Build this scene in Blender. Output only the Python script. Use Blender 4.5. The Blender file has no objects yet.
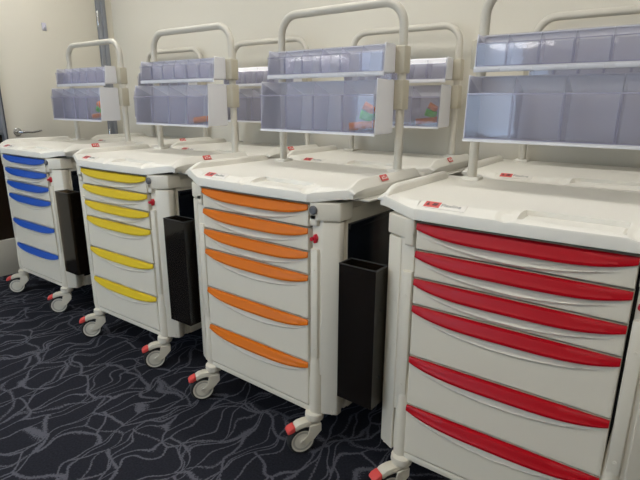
import bpy, bmesh, math, random
from mathutils import Vector, Matrix, Euler
S = bpy.context.scene
COL = S.collection
PI = math.pi

# ------------------------------------------------------------------ camera
yaw, pitch, roll = -0.6532, -0.2699, 0.0046
f = Vector((math.sin(yaw)*math.cos(pitch), math.cos(yaw)*math.cos(pitch), math.sin(pitch)))
r = Vector((math.cos(yaw), -math.sin(yaw), 0)); u = r.cross(f)
r2 = r*math.cos(roll)+u*math.sin(roll); u2 = -r*math.sin(roll)+u*math.cos(roll)
cd = bpy.data.cameras.new('camera'); cam = bpy.data.objects.new('camera', cd); COL.objects.link(cam)
cam.matrix_world = Matrix(((r2.x, u2.x, -f.x, 1.4207), (r2.y, u2.y, -f.y, -1.3924), (r2.z, u2.z, -f.z, 1.4121), (0, 0, 0, 1)))
cd.sensor_width = 36; cd.lens = 495.42/640*36; cd.clip_start = 0.05
S.camera = cam
# ------------------------------------------------------------------ world, exposure
w = bpy.data.worlds.new('world'); S.world = w; w.use_nodes = True
w.node_tree.nodes['Background'].inputs[0].default_value = (0.75, 0.85, 1, 1)
w.node_tree.nodes['Background'].inputs[1].default_value = 0.6
vs = S.view_settings
vs.view_transform = 'Standard'; vs.look = 'None'; vs.gamma = 1; vs.use_curve_mapping = False; vs.exposure = 0.0
LAMP_STRENGTH = 11.2
WINDOW_STRENGTH = 4.0

# ------------------------------------------------------------------ materials
def srgb(r, g, b):
    return tuple(((c/255)/12.92 if c/255 <= .04045 else ((c/255+.055)/1.055)**2.4) for c in (r, g, b))+(1,)
def mat(name, col, rough=.5, metal=0, bump=0, bscale=200, coat=0, emis=0, spec=.5, var=0):
    m = bpy.data.materials.new(name); m.use_nodes = True; nt = m.node_tree; b = nt.nodes['Principled BSDF']
    b.inputs['Base Color'].default_value = col; b.inputs['Roughness'].default_value = rough
    b.inputs['Metallic'].default_value = metal; b.inputs['Specular IOR Level'].default_value = spec
    b.inputs['Coat Weight'].default_value = coat
    if emis: b.inputs['Emission Color'].default_value = col; b.inputs['Emission Strength'].default_value = emis
    if bump or var:
        tc = nt.nodes.new('ShaderNodeTexCoord'); n = nt.nodes.new('ShaderNodeTexNoise')
        n.inputs['Scale'].default_value = bscale; n.inputs['Detail'].default_value = 3
        nt.links.new(tc.outputs['Object'], n.inputs['Vector'])
        if bump:
            bp = nt.nodes.new('ShaderNodeBump'); bp.inputs['Strength'].default_value = bump; bp.inputs['Distance'].default_value = .001
            nt.links.new(n.outputs['Fac'], bp.inputs['Height']); nt.links.new(bp.outputs[0], b.inputs['Normal'])
        if var:
            mx = nt.nodes.new('ShaderNodeMixRGB'); mx.inputs[1].default_value = tuple(c*(1-var) for c in col[:3])+(1,)
            mx.inputs[2].default_value = tuple(min(1, c*(1+var)) for c in col[:3])+(1,)
            nt.links.new(n.outputs['Fac'], mx.inputs[0]); nt.links.new(mx.outputs[0], b.inputs['Base Color'])
    return m
M = {}
M['white'] = mat('white_plastic', srgb(227, 221, 205), .38, bump=.15, bscale=600)
M['top'] = mat('worktop_plastic', srgb(232, 229, 219), .42, bump=.5, bscale=900)
M['frame'] = mat('cream_powder_coat', srgb(206, 201, 188), .4, bump=.1, bscale=500)
M['bracket'] = mat('beige_bracket_plastic', srgb(192, 185, 166), .5, bump=.1)
M['gapshade'] = mat('gap_shade', srgb(22, 22, 24), .7, bump=.1)  # near-black colour stands in for the shade in the drawer gaps
M['blue'] = mat('blue_plastic', srgb(34, 86, 184), .36, bump=.05, spec=.28)
M['yellow'] = mat('yellow_plastic', srgb(220, 190, 34), .36, bump=.05, spec=.28)
M['orange'] = mat('orange_plastic', srgb(216, 112, 8), .36, bump=.05, spec=.28)
M['red'] = mat('red_plastic', srgb(178, 0, 22), .36, bump=.05, spec=.28)
M['latchred'] = mat('red_latch_plastic', srgb(200, 20, 45), .35, bump=.05)
M['pedal'] = mat('coral_pedal_plastic', srgb(232, 84, 80), .4, bump=.05)
M['caster'] = mat('caster_plastic', srgb(226, 220, 203), .4, bump=.1)
M['wheel'] = mat('wheel_grey', srgb(226, 222, 208), .45, bump=.1)
M['wheelshade'] = mat('wheel_recess_shade', srgb(186, 183, 172), .5, bump=.1)  # darker version of the wheel colour, paints in the hub recess shade
M['rubber'] = mat('black_rubber', srgb(38, 38, 38), .7, bump=.3)
M['housing'] = mat('bin_housing_white', srgb(226, 226, 230), .35, bump=.05)
M['lockmetal'] = mat('lock_metal', srgb(112, 113, 116), .4, .3, bump=.05)
M['chrome'] = mat('chrome', srgb(205, 205, 205), .22, 1, bump=.02)
M['wallm'] = mat('wall_paint', srgb(219, 214, 200), .8, bump=.25, bscale=120, var=.015)
M['ceil'] = mat('ceiling_paint', srgb(225, 222, 212), .9, bump=.3, bscale=80)
M['door'] = mat('door_paint', srgb(217, 212, 198), .6, bump=.1, bscale=200)
M['jamb'] = mat('grey_aluminium', srgb(150, 153, 160), .35, .5, bump=.05)
M['jambdark'] = mat('dark_gasket', srgb(70, 74, 82), .5, bump=.05)
M['brown'] = mat('dark_brown_glazing', srgb(42, 32, 24), .12, bump=.02, bscale=3)
M['lamp'] = mat('lamp_diffuser', (1, .97, .92, 1), .5, emis=LAMP_STRENGTH)
M['daylight'] = mat('bright_window_pane', (.55, .74, 1, 1), .5, emis=WINDOW_STRENGTH)
M['labelwhite'] = mat('label_white', srgb(232, 228, 220), .3, bump=.02)
M['labelred'] = mat('label_red', srgb(214, 84, 80), .35, bump=.02)
M['labeldark'] = mat('label_dark', srgb(95, 40, 42), .4, bump=.02)
M['labelgrey'] = mat('label_grey', srgb(150, 150, 148), .4, bump=.02)
M['pkorange'] = mat('orange_wrapper', srgb(235, 130, 30), .35, bump=.8, bscale=60)
M['pkgreen'] = mat('green_wrapper', srgb(90, 210, 40), .35, bump=.8, bscale=60)
M['hook'] = mat('hook_plastic', srgb(205, 203, 215), .3, bump=.02)

def clear(name, tint, milky, mix, rough=.04):
    m = bpy.data.materials.new(name); m.use_nodes = True; nt = m.node_tree; nt.nodes.clear()
    o = nt.nodes.new('ShaderNodeOutputMaterial'); t = nt.nodes.new('ShaderNodeBsdfTransparent'); t.inputs[0].default_value = tint
    d = nt.nodes.new('ShaderNodeBsdfDiffuse'); d.inputs[0].default_value = milky
    g = nt.nodes.new('ShaderNodeBsdfGlossy'); g.inputs['Roughness'].default_value = rough
    m1 = nt.nodes.new('ShaderNodeMixShader'); m1.inputs[0].default_value = mix
    m2 = nt.nodes.new('ShaderNodeMixShader'); fr = nt.nodes.new('ShaderNodeFresnel'); fr.inputs[0].default_value = 1.6
    tc = nt.nodes.new('ShaderNodeTexCoord'); n = nt.nodes.new('ShaderNodeTexNoise'); n.inputs['Scale'].default_value = 25
    bp = nt.nodes.new('ShaderNodeBump'); bp.inputs['Strength'].default_value = .12; bp.inputs['Distance'].default_value = .002
    nt.links.new(tc.outputs['Object'], n.inputs['Vector']); nt.links.new(n.outputs['Fac'], bp.inputs['Height'])
    nt.links.new(bp.outputs[0], g.inputs['Normal']); nt.links.new(bp.outputs[0], fr.inputs['Normal'])
    tl = nt.nodes.new('ShaderNodeBsdfTranslucent'); tl.inputs[0].default_value = milky; m0 = nt.nodes.new('ShaderNodeMixShader'); m0.inputs[0].default_value = .3
    nt.links.new(d.outputs[0], m0.inputs[1]); nt.links.new(tl.outputs[0], m0.inputs[2])
    nt.links.new(t.outputs[0], m1.inputs[1]); nt.links.new(m0.outputs[0], m1.inputs[2])
    nt.links.new(fr.outputs[0], m2.inputs[0]); nt.links.new(m1.outputs[0], m2.inputs[1]); nt.links.new(g.outputs[0], m2.inputs[2])
    nt.links.new(m2.outputs[0], o.inputs[0]); return m
M['clear'] = clear('clear_lilac_plastic', (.975, .972, .995, 1), srgb(226, 224, 244), .20)
M['clearedge'] = clear('clear_plastic_edge', (.97, .97, 1, 1), srgb(214, 212, 236), .62)
M['smoke'] = clear('smoked_plastic', (.55, .45, .34, 1), (.030, .022, .015, 1), .28, .08)

def carpet():
    m = bpy.data.materials.new('patterned_carpet'); m.use_nodes = True; nt = m.node_tree; b = nt.nodes['Principled BSDF']
    N = nt.nodes.new; L = nt.links.new
    tc = N('ShaderNodeTexCoord')
    nd = N('ShaderNodeTexNoise'); nd.inputs['Scale'].default_value = 4.2; nd.inputs['Detail'].default_value = 1.0
    L(tc.outputs['Object'], nd.inputs['Vector'])
    sb = N('ShaderNodeVectorMath'); sb.operation = 'SUBTRACT'; sb.inputs[1].default_value = (.5, .5, .5); L(nd.outputs['Color'], sb.inputs[0])
    sc = N('ShaderNodeVectorMath'); sc.operation = 'SCALE'; sc.inputs['Scale'].default_value = .26; L(sb.outputs[0], sc.inputs[0])
    ad = N('ShaderNodeVectorMath'); ad.operation = 'ADD'; L(tc.outputs['Object'], ad.inputs[0]); L(sc.outputs[0], ad.inputs[1])
    fib = N('ShaderNodeTexNoise'); fib.inputs['Scale'].default_value = 120; fib.inputs['Detail'].default_value = 2
    L(tc.outputs['Object'], fib.inputs['Vector'])
    outs = []
    for k, (rot, scl, vs_, wd) in enumerate(((.5, (1, .42, 1), 8.0, .020), (-.75, (1, .38, 1), 6.5, .016), (1.5, (1, .6, 1), 4.0, .006))):
        mp = N('ShaderNodeMapping'); mp.inputs['Rotation'].default_value = (0, 0, rot); mp.inputs['Scale'].default_value = scl
        mp.inputs['Location'].default_value = (3.1*k, 1.7*k, 0)
        L(ad.outputs[0], mp.inputs[0])
        v = N('ShaderNodeTexVoronoi'); v.voronoi_dimensions = '2D'; v.feature = 'DISTANCE_TO_EDGE'; v.inputs['Scale'].default_value = vs_
        L(mp.outputs[0], v.inputs['Vector'])
        a = N('ShaderNodeMath'); a.operation = 'MULTIPLY_ADD'; a.inputs[1].default_value = .09; L(fib.outputs['Fac'], a.inputs[0]); L(v.outputs['Distance'], a.inputs[2])
        mr = N('ShaderNodeMapRange'); mr.inputs['From Min'].default_value = wd+.040; mr.inputs['From Max'].default_value = wd+.062
        mr.inputs['To Min'].default_value = 1; mr.inputs['To Max'].default_value = 0; L(a.outputs[0], mr.inputs['Value'])
        outs.append(mr.outputs[0])
    mxs = outs[0]
    for o in outs[1:]:
        q = N('ShaderNodeMath'); q.operation = 'MAXIMUM'; L(mxs, q.inputs[0]); L(o, q.inputs[1]); mxs = q.outputs[0]
    mm = N('ShaderNodeMath'); mm.operation = 'MULTIPLY'; mm.inputs[1].default_value = .75; L(mxs, mm.inputs[0])
    ff = N('ShaderNodeMixRGB'); ff.inputs[1].default_value = srgb(18, 20, 26); ff.inputs[2].default_value = srgb(44, 45, 54); L(fib.outputs['Fac'], ff.inputs[0])
    mx = N('ShaderNodeMixRGB'); mx.inputs[2].default_value = srgb(98, 99, 108); L(mm.outputs[0], mx.inputs[0]); L(ff.outputs[0], mx.inputs[1])
    L(mx.outputs[0], b.inputs['Base Color']); b.inputs['Roughness'].default_value = .95; b.inputs['Specular IOR Level'].default_value = .15
    bp = N('ShaderNodeBump'); bp.inputs['Strength'].default_value = .6; bp.inputs['Distance'].default_value = .003
    L(fib.outputs['Fac'], bp.inputs['Height']); L(bp.outputs[0], b.inputs['Normal'])
    return m
M['carpet'] = carpet()

# ------------------------------------------------------------------ mesh helpers
class MB:
    def __init__(s): s.bm = bmesh.new(); s.mi = 0
    def _tag(s, n0):
        s.bm.faces.ensure_lookup_table()
        for fc in list(s.bm.faces)[n0:]: fc.material_index = s.mi
    def box(s, x0, x1, y0, y1, z0, z1, bev=0, seg=2):
        return s.prism([(x0, y0), (x1, y0), (x1, y1), (x0, y1)], z0, z1, bev, seg)
    def prism(s, pts, z0, z1, bev=0, seg=2, axis='z', top=None):
        """polygon extruded along an axis; top = optional other outline at the far end"""
        n0 = len(s.bm.faces); T = {'z': lambda a, b, c: (a, b, c), 'y': lambda a, b, c: (a, c, b), 'x': lambda a, b, c: (c, a, b)}[axis]
        top = top or pts
        A = [s.bm.verts.new(T(a, b, z0)) for a, b in pts]; B = [s.bm.verts.new(T(a, b, z1)) for a, b in top]
        fs = [s.bm.faces.new(A), s.bm.faces.new(B)]
        n = len(pts)
        for i in range(n): fs.append(s.bm.faces.new((A[i], A[(i+1) % n], B[(i+1) % n], B[i])))
        bmesh.ops.recalc_face_normals(s.bm, faces=fs)
        if bev: bmesh.ops.bevel(s.bm, geom=list({e for q in fs for e in q.edges}), offset=bev, segments=seg, profile=.5, affect='EDGES', clamp_overlap=True)
        s._tag(n0); return s
    def rings(s, rings, caps=True, closed=True):
        n0 = len(s.bm.faces); V = [[s.bm.verts.new(p) for p in q] for q in rings]; n = len(rings[0]); fs = []
        for i in range(len(V)-1):
            for j in range(n if closed else n-1):
                k = (j+1) % n
                try: fs.append(s.bm.faces.new((V[i][j], V[i][k], V[i+1][k], V[i+1][j])))
                except ValueError: pass
        if caps: fs.append(s.bm.faces.new(V[0])); fs.append(s.bm.faces.new(V[-1]))
        bmesh.ops.recalc_face_normals(s.bm, faces=fs); s._tag(n0); return s
    def tube(s, path, rad, seg=14, caps=True):
        P = [Vector(p) for p in path]; R = rad if isinstance(rad, (list, tuple)) else [rad]*len(P)
        t0 = (P[1]-P[0]).normalized(); ref = Vector((0, 0, 1)) if abs(t0.z) < .9 else Vector((1, 0, 0))
        nrm = t0.cross(ref).normalized(); out = []
        for i, p in enumerate(P):
            t = (P[min(i+1, len(P)-1)]-P[max(i-1, 0)]).normalized()
            nrm = (nrm-t*nrm.dot(t)).normalized(); b = t.cross(nrm)
            out.append([p+(nrm*math.cos(a)+b*math.sin(a))*R[i] for a in [2*PI*k/seg for k in range(seg)]])
        return s.rings(out, caps)
    def cyl(s, c, axis, rad, h, seg=24, prof=None):
        c = Vector(c); ax = Vector(axis).normalized(); prof = prof or [(-h/2, rad), (h/2, rad)]
        ref = Vector((0, 0, 1)) if abs(ax.z) < .9 else Vector((1, 0, 0)); a1 = ax.cross(ref).normalized(); a2 = ax.cross(a1)
        return s.rings([[c+ax*d+(a1*math.cos(t)+a2*math.sin(t))*q for t in [2*PI*k/seg for k in range(seg)]] for d, q in prof])
    def grid(s, fn, U, V, skirt=None):
        n0 = len(s.bm.faces); G = [[s.bm.verts.new(fn(a, b)) for b in V] for a in U]
        for i in range(len(U)-1):
            for j in range(len(V)-1): s.bm.faces.new((G[i][j], G[i+1][j], G[i+1][j+1], G[i][j+1]))
        bd = [G[i][0] for i in range(len(U))]+[G[-1][j] for j in range(1, len(V))]+[G[i][-1] for i in range(len(U)-2, -1, -1)]+[G[0][j] for j in range(len(V)-2, 0, -1)]
        for sk in (skirt or []):
            nb = [s.bm.verts.new(sk(v.co)) for v in bd]; n = len(bd)
            for i in range(n): s.bm.faces.new((bd[(i+1) % n], bd[i], nb[i], nb[(i+1) % n]))
            bd = nb
        if skirt:
            s.bm.faces.new(bd[::-1])
        bmesh.ops.recalc_face_normals(s.bm, faces=list(s.bm.faces)[n0:])
        s._tag(n0); return s
    def build(s, name, mats, parent=None, angle=35):
        me = bpy.data.meshes.new(name); s.bm.to_mesh(me); s.bm.free()
        for m in (mats if isinstance(mats, (list, tuple)) else [mats]): me.materials.append(m)
        for p in me.polygons: p.use_smooth = True
        me.set_sharp_from_angle(angle=math.radians(angle))
        o = bpy.data.objects.new(name, me); COL.objects.link(o)
        if parent: o.parent = parent
        return o
def thing(name, label, cat, loc=(0, 0, 0), rz=0, group=None):
    o = bpy.data.objects.new(name, None); COL.objects.link(o); o.empty_display_size = .1
    o.location = loc; o.rotation_euler = (0, 0, rz); tag(o, label, cat, group); return o
def tag(o, label, cat, group=None):
    o['label'] = label; o['category'] = cat
    if group: o['group'] = group
    return o
def struct(o): o['kind'] = 'structure'; return o
def kids(o): return [c for c in bpy.data.objects if c.parent == o]
def dup_tree(o, parent=None):
    c = o.copy(); COL.objects.link(c)
    if parent: c.parent = parent
    for ch in kids(o): dup_tree(ch, c)
    return c
def text_obj(name, body, size, m, matrix, parent, depth=.0003):
    cu = bpy.data.curves.new(name, 'FONT'); cu.body = body; cu.size = size; cu.extrude = depth; cu.align_x = 'LEFT'; cu.align_y = 'CENTER'
    t = bpy.data.objects.new('tmp', cu); COL.objects.link(t); bpy.context.view_layer.update()
    me = bpy.data.meshes.new_from_object(t.evaluated_get(bpy.context.evaluated_depsgraph_get()))
    bpy.data.objects.remove(t); me.materials.clear(); me.materials.append(m); me.transform(matrix)
    o = bpy.data.objects.new(name, me); COL.objects.link(o); o.parent = parent; return o

# ------------------------------------------------------------------ room (frame with its origin in the far left corner)
RO = Vector((-3.10, 1.357, 0)); RA = 0.028; H = 2.95; RX, RY = 7.6, -5.4
def room(o): o.location = RO; o.rotation_euler = (0, 0, RA); return o
def rw(x, y, z=0):
    return RO+Vector((x*math.cos(RA)-y*math.sin(RA), x*math.sin(RA)+y*math.cos(RA), z))
o = MB().box(-.12, RX+.12, RY-.12, .12, -.1, 0).build('floor', M['carpet']); struct(room(o))
o = MB().box(-.12, RX+.12, RY-.12, .12, H, H+.1).build('ceiling', M['ceil']); struct(room(o))
o = MB().box(0, RX, 0, .12, 0, H).build('wall_back', M['wallm']); struct(room(o))
o = MB().box(RX, RX+.12, RY, .12, 0, H).build('wall_right', M['wallm']); struct(room(o))
# left wall with a door opening and a sidelight opening
DY0, DY1 = -1.045, -.155        # door leaf
b = MB(); b.box(-.12, 0, DY1+.085, .12, 0, H); b.box(-.12, 0, RY, -1.83, 0, H); b.box(-.12, 0, -1.83, DY1+.085, 2.42, H)
struct(room(b.build('wall_left', M['wallm'])))
# front wall with window
b = MB(); WX0, WX1, WZ0, WZ1 = .15, 2.75, .95, 2.25
b.box(0, WX0, RY-.12, RY, 0, H); b.box(WX1, RX, RY-.12, RY, 0, H); b.box(WX0, WX1, RY-.12, RY, 0, WZ0); b.box(WX0, WX1, RY-.12, RY, WZ1, H)
struct(room(b.build('wall_front', M['wallm'])))
wn = struct(room(MB().box(WX0, WX1, RY-.09, RY-.07, WZ0, WZ1).build('window_2', M['daylight'])))
b = MB()
for x in (WX0, (WX0+WX1)/2-.02, WX1-.04): b.box(x, x+.04, RY-.07, RY-.02, WZ0, WZ1, .004)
b.box(WX0, WX1, RY-.07, RY-.02, WZ0, WZ0+.04, .004); b.box(WX0, WX1, RY-.07, RY-.02, WZ1-.04, WZ1, .004)
b.build('window_frame', M['jamb'], wn)
# skirting
struct(room(MB().box(0, RX, -.012, 0, 0, .09, .003).build('baseboard_back', M['jamb'])))
# door leaf with lever, hinges and frame
d = struct(room(MB().box(-.045, -.004, DY0, DY1, .008, 2.36, .003).build('door_1', M['door'])))
b = MB(); LY, LZ = -.965, 1.172
b.cyl((-.001, LY, LZ), (1, 0, 0), .032, .01, 28, [(-.004, .032), (.005, .032), (.008, .028)])
b.tube([(.004, LY, LZ), (.05, LY, LZ), (.062, LY+.012, LZ), (.064, LY+.04, LZ-.001), (.063, LY+.09, LZ-.004), (.06, LY+.14, LZ+.004), (.058, LY+.165, LZ+.008)], [.011, .011, .011, .010, .009, .009, .007])
lv = b.build('door_handle', M['chrome'], d); lv['label'] = 'chrome lever handle'
for hz in (2.13, 1.1, .25):
    b = MB(); b.cyl((.006, DY1+.008, hz), (0, 0, 1), .009, .11, 16); b.cyl((.006, DY1+.008, hz), (0, 0, 1), .011, .012, 16, [(-.065, .008), (-.055, .011), (.055, .011), (.065, .008)])
    b.build('hinge', M['chrome'], d)
b = MB()
b.box(-.12, .012, DY1+.003, DY1+.045, 0, 2.42, .003); b.box(-.12, .02, DY1+.045, DY1+.085, 0, 2.42, .004)
b.box(-.12, .012, DY0-.03, DY0-.003, 0, 2.42, .003); b.box(-.12, .012, DY0-.03, DY1+.085, 2.365, 2.42, .003)
b.mi = 1; b.box(-.02, -.001, DY1+.0005, DY1+.004, 0, 2.36); b.box(.0, .016, DY0-.012, DY0-.003, 0, 2.36)
struct(room(b.build('trim_1', [M['jamb'], M['jambdark']])))
# sidelight next to the door
sl = struct(room(MB().box(-.06, -.03, -1.80, DY0-.03, .30, 1.16).build('window_1', M['brown'])))
b = MB(); b.box(-.06, -.03, -1.80, DY0-.03, 1.20, 2.42); b.build('window_pane', M['jamb'], sl)
b = MB(); b.box(-.1, .0, -1.83, -1.79, 0, 2.42, .003); b.box(-.1, 0, -1.79, DY0-.03, 1.155, 1.205, .003); b.build('window_frame', M['jamb'], sl)
struct(room(MB().box(-.08, -.005, -1.79, DY0-.03, .0, .30, .004).build('trim_2', M['door'])))
# small hook on the door
hk = thing('coat_hook', 'small pale lilac hook on the cream door, high above the lever', 'hook', rw(0, -.635, 2.01), RA)
b = MB(); b.box(-.003, .006, -.018, .018, -.03, .03, .003); b.tube([(.003, 0, .0), (.02, 0, -.012), (.028, 0, -.004), (.03, 0, .012)], .005, 10); b.build('hook_plate', M['hook'], hk)
# ceiling lamps
k = 0
for gx in (.9, 2.9, 4.9):
    for gy in (-.95, -2.75, -4.4):
        c = rw(gx, gy, H)
        lt = thing('ceiling_light', 'long white panel lamp in the ceiling, %s row, %s' % (('back', 'middle', 'front')[int(gy < -2)+int(gy < -4)], {0.9: 'near the door wall', 2.9: 'centre of the room', 4.9: 'right side of the room'}[gx]), 'ceiling light', c, RA, 'ceiling panel lamps')
        b = MB(); b.box(-.62, .62, -.17, -.15, -.03, 0); b.box(-.62, .62, .15, .17, -.03, 0); b.box(-.62, -.6, -.15, .15, -.03, 0); b.box(.6, .62, -.15, .15, -.03, 0)
        b.build('lamp_frame', M['housing'], lt)
        MB().box(-.6, .6, -.15, .15, -.02, -.002).build('diffuser', M['lamp'], lt)

# ------------------------------------------------------------------ the trolley
ZT = [1.0552, .9641, .8708, .7781, .5929, .4061]; ZB = .2083
HW = .298
def lin(a, b, n): return [a+(b-a)*i/(n-1) for i in range(n)]
def sm(t): t = max(0, min(1, t)); return t*t*(3-2*t)

def build_body(root):
    b = MB()
    for s in (-1, 1):
        P = lambda pts: [(s*x, y) for x, y in pts]
        b.prism(P([(.352, .010), (.416, .042), (.416, .068), (.38, .115), (.352, .115)]), .185, .991, .008, 3)     # corner pilaster
        b.prism(P([(.307, .016), (.36, .016), (.36, .10), (.307, .10)]), .36, 1.06, .003)           # recessed front column
        b.prism(P([(.305, .0), (.339, .0), (.419, .040), (.419, .12), (.305, .12)]), .995, 1.064, .006, 3); b.prism(P([(.305, .0), (.339, .0), (.342, .03), (.305, .03)]), .974, 1.02, .006, 3)  # header
        b.prism(P([(.306, .003), (.340, .003), (.345, .03), (.306, .03)]), .43, .885, .005)          # screwed plate
        for z in (.80, .47):
            b.cyl((s*.325, .0035, z), (0, -1, 0), .005, .004, 12)
        b.tube([(s*.320, .026, z) for z in (.60, .48, .40, .30, .22, .17)], [.012, .021, .025, .030, .030, .026], 24)
        b.tube([(s*.314, .022, z) for z in (.185, .178, .160, .150, .146)], [.027, .038, .040, .037, .022], 26)
        b.box(*sorted((s*.385, s*.406)), .10, .60, .185, 1.075, .004)                               # side wall
        b.box(*sorted((s*.403, s*.412)), .12, .59, .985, 1.035, .004)
        b.box(*sorted((s*.403, s*.412)), .12, .59, .185, .25, .004)
        b.box(*sorted((s*.37, s*.414)), .555, .605, .185, 1.07, .01)                               # rear corner post
        b.tube([(s*.375, .56, z) for z in (.20, .178, .160, .150, .146)], [.022, .031, .033, .030, .018], 22)
    b.box(-.40, .40, .59, .60, .19, 1.07)
    b.box(-.40, .40, .03, .60, .185, .215, .006)
    b.prism([(-.302, .006), (.302, .006), (.302, .05), (-.302, .05)], .178, .205, .005); b.box(-.35, .35, .05, .10, .19, .5)
    body = b.build('carcass', M['white'], root)
    c = MB(); c.box(-.306, .306, .037, .58, .216, 1.06); c.build('drawer_gap_shade', M['gapshade'], body)['label'] = 'near-black block inside the carcass, painted shade for the drawer gaps'  # solid block filling the carcass, gap shade put into its colour
    for s in (-1, 1):
        c = MB(); c.box(*sorted((s*.4065, s*.411)), .105, .545, .255, .978, .002)
        c.box(*sorted((s*.4065, s*.421)), .105, .545, .955, .978, .003)
        c.build('side_panel', M['smoke_panel'], body)['label'] = 'glossy black side panel'
    # lock and latch
    c = MB(); c.cyl((.325, -.001, 1.035), (0, -1, 0), .0125, .01, 28, [(-.002, .0165), (.006, .0165), (.009, .0135), (.0092, .007), (.007, .0065)]); c.build('lock', M['lockmetal'], root)
    c = MB(); c.prism([(x+.005, z) for x, z in [(.316, .942), (.325, .942), (.327, .936), (.331, .93), (.327, .918), (.325, .908), (.316, .908), (.314, .925)]], .002, .020, .003, 2, 'y')
    c.cyl((.3185, .004, .925), (0, -1, 0), .0075, .02, 16); c.build('latch', M['latchred'], root)

def build_drawer(root, i):
    zt = ZT[i]-.004; zb = (ZT[i+1] if i < 5 else ZB)+.0035
    def fn(x, z):
        uu = x/HW; d = 0
        zl = zt-.040-.040*(1-(uu/.93)**2)
        if abs(uu) < .93 and z > zl:
            top = zt-.038
            t = min(1, (z-zl)/(max(.012, top-zl)))
            d = min(1, (1-(uu/.93)**2)*1.8)*(-.007*min(1, t/.12)+.019*max(0, t-.12))
        return (x, .001+d, z)
    U = lin(-HW+.003, HW-.003, 61); Z = lin(zb+.003, zt-.002, max(22, int((zt-zb)/.0028)))
    b = MB(); b.grid(fn, U, Z, [lambda v: (math.copysign(HW-.0008, v.x) if abs(v.x) > HW-.0035 else v.x, v.y+.0015, zb+.0008 if v.z < zb+.0035 else (zt-.0005 if v.z > zt-.0025 else v.z)),
                                lambda v: (math.copysign(HW, v.x) if abs(v.x) > HW-.0035 else v.x, max(.012, v.y), zb if v.z < zb+.0035 else (zt if v.z > zt-.0025 else v.z)),
                                lambda v: (v.x, .034+max(0, v.y-.012)*.02, v.z)])
    dr = b.build('drawer', M['white'], root, 50)
    R = []
    for x in lin(-HW+.001, HW-.001, 49):
        uu = abs(x/HW); h = .019+.025*(1-uu**4); d = .003+.014*(1-uu**2.5)
        R.append([(x, .006, zt), (x, .0, zt-.0005), (x, -d*.45, zt-.004), (x, -d*.8, zt-h*.42), (x, -d, zt-h*.74), (x, -d-.0015, zt-h*.78), (x, -d-.001, zt-h*.97), (x, -d+.001, zt-h), (x, .006, zt-h+.003)])
    hb = MB(); hb.rings(R); hd = hb.build('handle', M['red'], dr, 40); hd['label'] = 'coloured crescent pull along the top of the drawer'
    hd['handle'] = 1
    return dr

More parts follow.
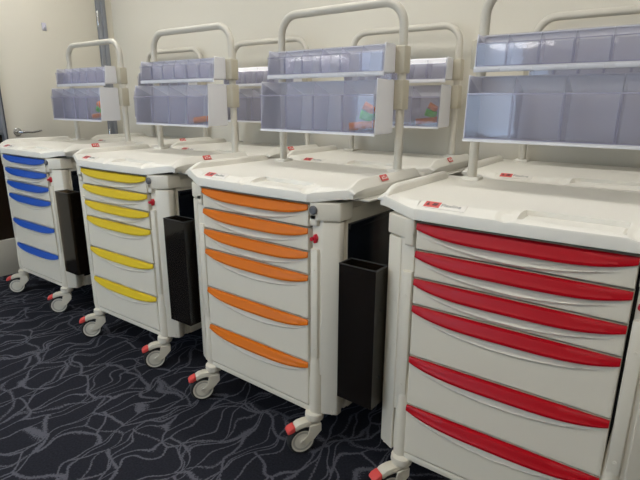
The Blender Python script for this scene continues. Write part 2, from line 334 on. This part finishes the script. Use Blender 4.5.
XF, XS = .303, .458
def yf(x):
    a = abs(x)
    return -.010-.008*(1-(a/XF)**2) if a < XF else -.010+(a-XF)/(XS-XF)*.068
def build_worktop(root):
    YB = .642
    def fn(x, t):
        y0 = yf(x); y = y0+(YB-y0)*t; dd = y-y0; a = abs(x)
        z0 = 1.098+.017*sm((a-XF)/(XS-XF)) if a > XF else 1.098
        z = z0+(1.1165-z0)*sm(dd/.06+.12 if a < XF else dd/.04)
        # tray recess at the front
        def inside(x, y, x0, x1, ya, yb, e): return min(sm((x-x0)/e), sm((x1-x)/e), sm((y-ya)/e), sm((yb-y)/e))
        m = inside(x, y, .0, .262, .002, .092, .003); m2 = inside(x, y, .006, .256, .0, .086, .003)
        z = z*(1-m)+(min(z-.001, 1.1035)-.006*(1-m2))*m
        # thumb notch on each side of the tray
        for cx, s in ((-.03, -1), (.292, 1)):
            q = 1-min(1, math.hypot((x-cx)/.035, (y-.02)/.05)); z -= .009*sm(q*1.6)
        # shallow raised border of the field
        return (x, y, z)
    X = sorted(set([round(v, 5) for v in lin(-XS, XS, 290)]+[-XF, XF]))
    T = [.0045*k for k in range(39)]+lin(.18, 1, 22)
    def edge(dz, out):
        def g(v):
            x, y, z = v
            a = abs(x); zb = 1.065+.017*sm((a-XF)/(XS-XF)) if a > XF else 1.065
            return (x, y, z)
        return g
    def s1(v):
        x = v.x+math.copysign(.003, v.x) if abs(v.x) > XS-.001 else v.x
        y = v.y-.003 if v.y < yf(v.x)+.0005 else (v.y+.003 if v.y > .6415 else v.y)
        return (x, y, v.z-.006)
    def s2(v):
        a = abs(v.x); zb = 1.064+.018*sm((a-XF)/(XS-XF)) if a > XF else 1.064
        return (v.x*.998, v.y, zb)
    b = MB(); b.grid(fn, X, T, [s1, s2]); rails = []
    for s in (-1, 1):      # raised side rails
        rl = MB()
        sec = [(.430, 1.112), (.433, 1.138), (.438, 1.145), (.448, 1.146), (.466, 1.122), (.470, 1.114), (.469, 1.096), (.450, 1.095)]
        low = [(x, 1.10+(z-1.10)*.15) for x, z in sec]
        R = []
        for y, m in ((.050, .05), (.056, .30), (.10, .86), (.115, .96), (.13, 1), (.54, 1), (.556, .9), (.566, .5), (.568, 0)):
            R.append([(s*x, y, zl+(zh-zl)*m) for (x, zh), (_, zl) in zip(sec, low)])
        rl.rings(R); rails.append(rl)
        b.box(*sorted((s*.38, s*.455)), .10, .60, 1.074, 1.084, .002)
        b.box(*sorted((s*.40, s*.488)), .115, .50, 1.066, 1.073, .002)     # slide-out edge under the rail
        b.box(*sorted((s*.455, s*.485)), .565, .60, 1.085, 1.125, .01)
        b.box(*sorted((s*.305, s*.377)), .553, .625, 1.11, 1.128, .007, 3)  # foot of the post
    top = b.build('worktop', M['top'], root, 30)
    for rl in rails: rl.build('side_rail', M['top'], top, 16)
    # badge
    bd = MB()
    def pt(x, dy, lift=0):
        y = yf(x)+dy; return Vector((x, y, fn(x, dy/(YB-yf(x)))[2]+lift))
    Xb = lin(-.286, -.150, 40)
    bd.grid(lambda x, t: pt(x, .014+.034*t, .0026), Xb, lin(0, 1, 12), [lambda v: (v.x, v.y, v.z-.0036)])
    bd.mi = 1
    bd.grid(lambda x, t: pt(x, .0165+.029*t, .0031), lin(-.283, -.232, 16), lin(0, 1, 10), [lambda v: (v.x, v.y, v.z-.001)])
    badge = bd.build('badge', [M['labelwhite'], M['labelred']], root); badge['label'] = 'white badge with a red block and grey lettering'
    a = pt(-.221, .024); c2 = pt(-.155, .024); e = pt(-.221, .038)
    ex = (c2-a).normalized(); ey = (e-a); ey = (ey-ex*ey.dot(ex)).normalized(); ez = ex.cross(ey)
    def mt(p): return Matrix(((ex.x, ey.x, ez.x, p.x), (ex.y, ey.y, ez.y, p.y), (ex.z, ey.z, ez.z, p.z), (0, 0, 0, 1)))
    text_obj('badge_lettering', 'Flexline', .021, M['labelgrey'], mt(pt(-.229, .0305, .0033)), badge)
    g = MB(); q = mt(pt(-.274, .031, .0036)); n0 = 0
    g.prism([(-.003, -.008), (.009, -.008), (.003, .009)], 0, .0006)
    g.bm.transform(q); g.build('badge_triangle', M['labeldark'], badge)
    g = MB(); g.prism([(0, -.007), (.015, -.007), (.018, .006), (.003, .006)], 0, .0006); g.bm.transform(mt(pt(-.257, .031, .0036))); g.build('badge_block', M['labeldark'], badge)
    # small mark on the slope of the right rail
    g = MB(); g.box(-.024, .024, -.0125, .0125, -.002, .0012); g.mi = 1; g.prism([(-.018, -.006), (-.009, -.006), (-.0135, .007)], .001, .0018); g.box(-.004, .004, .003, .007, .001, .0018); g.box(-.004, .004, -.006, -.002, .001, .0018); g.box(.009, .018, -.006, .001, .001, .0018)
    nx = Vector((-.018, 0, .024)).normalized(); N = Vector((0, 1, 0)).cross(nx); N = N if N.z > 0 else -N
    A = Vector((0, 1, 0)); p = Vector((.4615, .265, 1.1370)); B = nx
    nn = A.cross(B)
    g.bm.transform(Matrix(((A.x, B.x, nn.x, p.x), (A.y, B.y, nn.y, p.y), (A.z, B.z, nn.z, p.z), (0, 0, 0, 1))))
    g.build('rail_mark', [M['labelred'], M['labelwhite']], root)['label'] = 'small red mark on the side rail'

PX, PY, PR = .341, .588, .0185
def build_push_frame(root):
    b = MB(); R = .095; zt = 1.822; path = [(-PX, PY, 1.09), (-PX, PY, 1.4), (-PX, PY, zt-R)]
    for k in range(1, 9): a = PI/2*k/8; path.append((-PX+R-R*math.cos(a), PY, zt-R+R*math.sin(a)))
    for k in range(0, 9): a = PI/2*k/8; path.append((PX-R+R*math.sin(a), PY, zt-R+R*math.cos(a)))
    path += [(PX, PY, 1.4), (PX, PY, 1.09)]
    b.tube(path, PR, 18); fr = b.build('push_frame', M['frame'], root, 60)
    for s in (-1, 1):
        for z0, z1 in ((1.535, 1.645), (1.385, 1.508)):
            c = MB(); c.box(s*PX-.024, s*PX+.026, PY-.03, PY+.026, z0, z1, .006, 2); c.box(*sorted((s*PX-.02, s*PX-.034)), PY-.03, PY+.0, z0+.004, z1-.004, .004)
            for zz in (z0+.02, z1-.02): c.cyl((s*PX+.0, PY-.031, zz), (0, -1, 0), .004, .003, 10)
            c.build('bracket', M['bracket'], fr)

def build_bins(root, n, y0, y1, z0, z1, front_low):
    """white housing with n clear tilting bins"""
    X0, X1 = -.325, .325; t = .0045
    b = MB()
    for x in (X0, X1-t): b.prism([(y0+.004, z0), (y1, z0+.004), (y1, z1-.004), (y0+.014, z1)], x, x+t, .0012, 1, 'x')
    b.box(X0+t, X1-t, y1-.006, y1, z0+.004, z1-.004); b.box(X0+t, X1-t, y1-.022, y1-.006, z1-.004, z1); b.box(X0+t, X1-t, y0+.002, y1-.006, z0, z0+.005)
    b.box(X0, X1, y0-.002, y0+.004, z0-front_low, z0+.004, .001)
    if front_low > .01:
        for k in range(n): b.box(X0+(k+.15)*(X1-X0)/n, X0+(k+.85)*(X1-X0)/n, y0-.004, y0-.0015, z0-front_low+.002, z0-.001, .0006)
    h = b.build('bin_rack', M['housing'], root)
    wd = (X1-X0-2*t)/n
    for k in range(n):
        a = X0+t+k*wd+.0012; c = a+wd-.0024; q = .0018; g = MB(); zz0 = z0+.006; zz1 = z1-.005; hh = zz1-zz0
        prof = [(y0+.001, zz0), (y0, zz0+hh*.70), (y0-.004, zz0+hh*.72), (y0+.012, zz1)]
        dp = min(y1-.012, y0+.13)
        def sheet(pts):
            fc = g.bm.faces.new([g.bm.verts.new(v) for v in pts]); fc.material_index = 0
        for (ya, za), (yb, zb) in zip(prof[:-1], prof[1:]): sheet([(a, ya, za), (c, ya, za), (c, yb, zb), (a, yb, zb)])
        for x in (a, c): sheet([(x, y0+.003, zz0), (x, dp-.02, zz0), (x, dp, zz1-hh*.25), (x, y0+.012, zz1-.002)])
        sheet([(a, y0+.003, zz0), (c, y0+.003, zz0), (c, dp-.02, zz0), (a, dp-.02, zz0)])
        sheet([(a, dp-.02, zz0), (c, dp-.02, zz0), (c, dp, zz1-hh*.25), (a, dp, zz1-hh*.25)])
        g.mi = 1
        for x in (a, c-.0026): g.box(x, x+.0026, y0-.0016, y0+.001, zz0, zz0+hh*.70, .0004, 1)
        g.box(a, c, y0-.0052, y0-.0008, zz0+hh*.705, zz0+hh*.73, .0004, 1)
        g.box(a, c, y0-.0015, y0+.001, zz0, zz0+.003, .0004, 1)
        g.build('tilt_bin', [M['clear'], M['clearedge']], h, 20)
    return h

CA = Vector((-.50, -.866, 0)).normalized()
def build_caster(root, x, y):
    ax = Vector((0, 0, 1)).cross(CA)
    fm = Matrix(((CA.x, ax.x, 0, 0), (CA.y, ax.y, 0, 0), (0, 0, 1, 0), (0, 0, 0, 1)))   # local (along, across, up)
    g = MB(); g.tube([(0, 0, .150), (0, 0, .12), (.003, 0, .10)], [.020, .024, .024], 18)
    pl = [(-.022, .128), (-.022, .095), (.012, .060), (.040, .047), (.052, .046), (.064, .050), (.066, .062), (.055, .072), (.040, .085), (.034, .108), (.03, .128)]
    for s in (-1, 1): g.prism(pl, *sorted((s*.0195, s*.0250)), .002, 1, 'y')
    arch = [(-.024, .126), (-.022, .105), (.014, .119), (.045, .124), (.070, .121), (.088, .114), (.093, .120), (.091, .136), (.075, .145), (.050, .149), (.02, .148), (-.012, .142)]
    g.prism(arch, -.0215, .0215, .004, 2, 'y')
    g.bm.transform(fm); c = g.build('caster', M['caster'], root); c.location = (x, y, 0)
    g = MB(); hub = Vector((.060, 0, .060))
    g.mi = 1; g.cyl(hub, (0, 1, 0), .058, .026, 40, [(-.016, .046), (-.019, .050), (-.0165, .057), (-.009, .060), (.009, .060), (.0165, .057), (.019, .050), (.016, .046)])
    g.mi = 0; g.cyl(hub, (0, 1, 0), .047, .02, 36, [(-.0175, .012), (-.0175, .018), (-.0145, .022), (-.0140, .040), (-.0175, .043), (-.0185, .0495), (.0185, .0495), (.0175, .043), (.0140, .040), (.0145, .022), (.0175, .018), (.0175, .012)])
    g.cyl(hub, (0, 1, 0), .009, .05, 16)
    g.mi = 2; g.cyl(hub, (0, 1, 0), .044, .0335, 32); g.mi = 0; g.cyl(hub, (0, 1, 0), .016, .037, 24); g.cyl(hub, (0, 1, 0), .034, .0345, 32)  # first disc carries the painted recess shade
    g.bm.transform(fm); g.build('wheel', [M['wheel'], M['rubber'], M['wheelshade']], c)
    g = MB(); g.prism([(.090, .116), (.108, .108), (.122, .106), (.127, .114), (.117, .128), (.092, .138)], -.0215, .0215, .005, 2, 'y')
    g.bm.transform(fm); g.build('brake_pedal', M['pedal'], c)['label'] = 'coral red brake pedal'

M['smoke_panel'] = mat('black_side_panel', (.006, .008, .012, 1), .22, bump=.05)
spots = [   # kind, colour, x, y, yaw
    ('blue', 'front', -2.2326, .065, .024), ('yellow', 'front', -1.0706, .0269, .032), ('orange', 'front', 0, 0, 0), ('red', 'front', 1.0426, -.0058, .0204),
    ('blue', 'rear', -2.19, .735, .028), ('yellow', 'rear', -1.09, .715, .028), ('orange', 'rear', -.05, .745, .028), ('red', 'rear', 1.012, .80, .028)]
lab = {('blue', 'front'): 'white medical cart with six blue drawer pulls, nearest the door',
       ('yellow', 'front'): 'white medical cart with six yellow drawer pulls, between the blue and orange carts',
       ('orange', 'front'): 'white medical cart with six orange drawer pulls, between the yellow and red carts',
       ('red', 'front'): 'white medical cart with six red drawer pulls, nearest the camera',
       ('blue', 'rear'): 'white cart by the back wall directly behind the blue-pull cart',
       ('yellow', 'rear'): 'white cart by the back wall directly behind the yellow-pull cart',
       ('orange', 'rear'): 'white cart by the back wall directly behind the orange-pull cart',
       ('red', 'rear'): 'white cart by the back wall directly behind the red-pull cart'}
proto = thing('medical_cart', '', 'cart', group='medical carts in two rows')
build_body(proto)
for i in range(6): build_drawer(proto, i)
build_worktop(proto); build_push_frame(proto)
build_bins(proto, 6, .462, .557, 1.535, 1.652, .014)
build_bins(proto, 4, .405, .557, 1.285, 1.510, .006)
for sx, sy in ((-.314, .022), (.314, .022), (-.375, .56), (.375, .56)): build_caster(proto, sx, sy)
carts = {}
trees = [proto]+[dup_tree(proto) for _ in spots[1:]]
for c, (colr, row, x, y, a) in zip(trees, spots):
    c.location = (x, y, 0); c.rotation_euler = (0, 0, a); c['label'] = lab[(colr, row)]; carts[(colr, row)] = c
    for dr in kids(c):
        for hd in kids(dr):
            if hd.get('handle'):
                hd.material_slots[0].link = 'OBJECT'; hd.material_slots[0].material = M[colr]
                hd['label'] = colr+' crescent pull along the top of the drawer'
for o in bpy.data.objects:
    if 'handle' in o.keys(): del o['handle']

# ------------------------------------------------------------------ smoked bins hooked on the right side of the front carts
def side_bin():
    t = thing('side_bin', '', 'bin', group='smoked bins on the right sides of the carts')
    X0, X1, Y0, Y1, Z0, Z1, q = .474, .624, -.045, .034, .350, .872, .003
    b = MB(); b.box(X0, X1, Y0, Y0+q, Z0, Z1); b.box(X0, X1, Y1-q, Y1, Z0, Z1); b.box(X0, X0+q, Y0+q, Y1-q, Z0, Z1); b.box(X1-q, X1, Y0+q, Y1-q, Z0, Z1); b.box(X0, X1, Y0, Y1, Z0-q, Z0)
    b.build('bin_body', M['smoke'], t)
    b = MB()
    for z0 in (Z1,): b.box(X0-.001, X1+.001, Y0-.001, Y0+.004, z0, z0+.003); b.box(X0-.001, X1+.001, Y1-.004, Y1+.001, z0, z0+.003); b.box(X0-.001, X0+.004, Y0, Y1, z0, z0+.003); b.box(X1-.004, X1+.001, Y0, Y1, z0, z0+.003)
    b.build('bin_rim', M['smokerim'], t)
    for z in (.76, .56, .38):
        b = MB(); b.box(.4170, X0+.012, Y1, Y1+.022, z-.014, z+.014, .003); b.cyl((.44, Y1-.001, z), (0, -1, 0), .004, .006, 10); b.build('hook', M['rubber'], t)
    for z in (.72, .46): b = MB(); b.cyl((X1, .0, z), (1, 0, 0), .004, .004, 10); b.build('screw', M['rubber'], t)
    return t
M['smokerim'] = mat('grey_rim', srgb(60, 60, 60), .25, bump=.05)
sb0 = side_bin()
txt = {'blue': 'smoked brown open bin hanging between the blue and yellow carts', 'yellow': 'smoked black open bin hanging between the yellow and orange carts',
       'orange': 'smoked black open bin hanging between the orange and red carts', 'red': 'smoked open bin hanging on the right of the red cart'}
sbs = [sb0]+[dup_tree(sb0) for _ in range(2)]
for t, cn in zip(sbs, ('blue', 'yellow', 'orange')):
    c = carts[(cn, 'front')]; t.location = c.location; t.rotation_euler = c.rotation_euler; t['label'] = txt[cn]

# ------------------------------------------------------------------ wrapped packets inside the lower right tilt bins
def packet(name, w_, h_, t_, m, seed):
    rnd = random.Random(seed); b = MB()
    def fn(sgn):
        def g(a, c):
            e = max(0, (1-abs(a)**3))*max(0, (1-abs(c)**3))
            return (a*w_/2, sgn*(t_/2*e**.5+.0006)+.002*math.sin(7*a+seed)*math.cos(5*c)*e, c*h_/2)
        return g
    b.grid(fn(1), lin(-1, 1, 14), lin(-1, 1, 12)); b.grid(fn(-1), lin(-1, 1, 14), lin(-1, 1, 12))
    bmesh.ops.remove_doubles(b.bm, verts=b.bm.verts, dist=.0013)
    return b.build(name, m)
bpy.context.view_layer.update()
def put(o, cart, p, rot):
    c = carts[cart]; Mx = Matrix.Translation(c.location) @ Euler(c.rotation_euler).to_matrix().to_4x4()
    o.matrix_world = Mx @ Matrix.Translation(p) @ Euler(rot).to_matrix().to_4x4()
names = {('orange', 'front'): 'of orange-pull cart', ('orange', 'rear'): 'of cart behind the orange one', ('blue', 'front'): 'of blue-pull cart', ('yellow', 'front'): 'of yellow-pull cart'}
for cn in names:
    o1 = packet('packet', .125, .034, .06, M['pkorange'], 1); put(o1, cn, (.238, .445, 1.320), (0, -.12, .1))
    tag(o1, 'flat orange packet in last lower bin '+names[cn], 'packet', 'packets in the lower bins')
    if cn[0] == 'yellow': continue
    o2 = packet('packet', .065, .04, .042, M['pkgreen'], 2); put(o2, cn, (.262, .445, 1.358), (0, .25, .1))
    tag(o2, 'green packet in last lower bin '+names[cn], 'packet', 'packets in the lower bins')
    o3 = packet('packet', .055, .034, .045, M['pkorange'], 3); put(o3, cn, (.272, .445, 1.392), (0, .5, .1))
    tag(o3, 'topmost small orange packet in last lower bin '+names[cn], 'packet', 'packets in the lower bins')
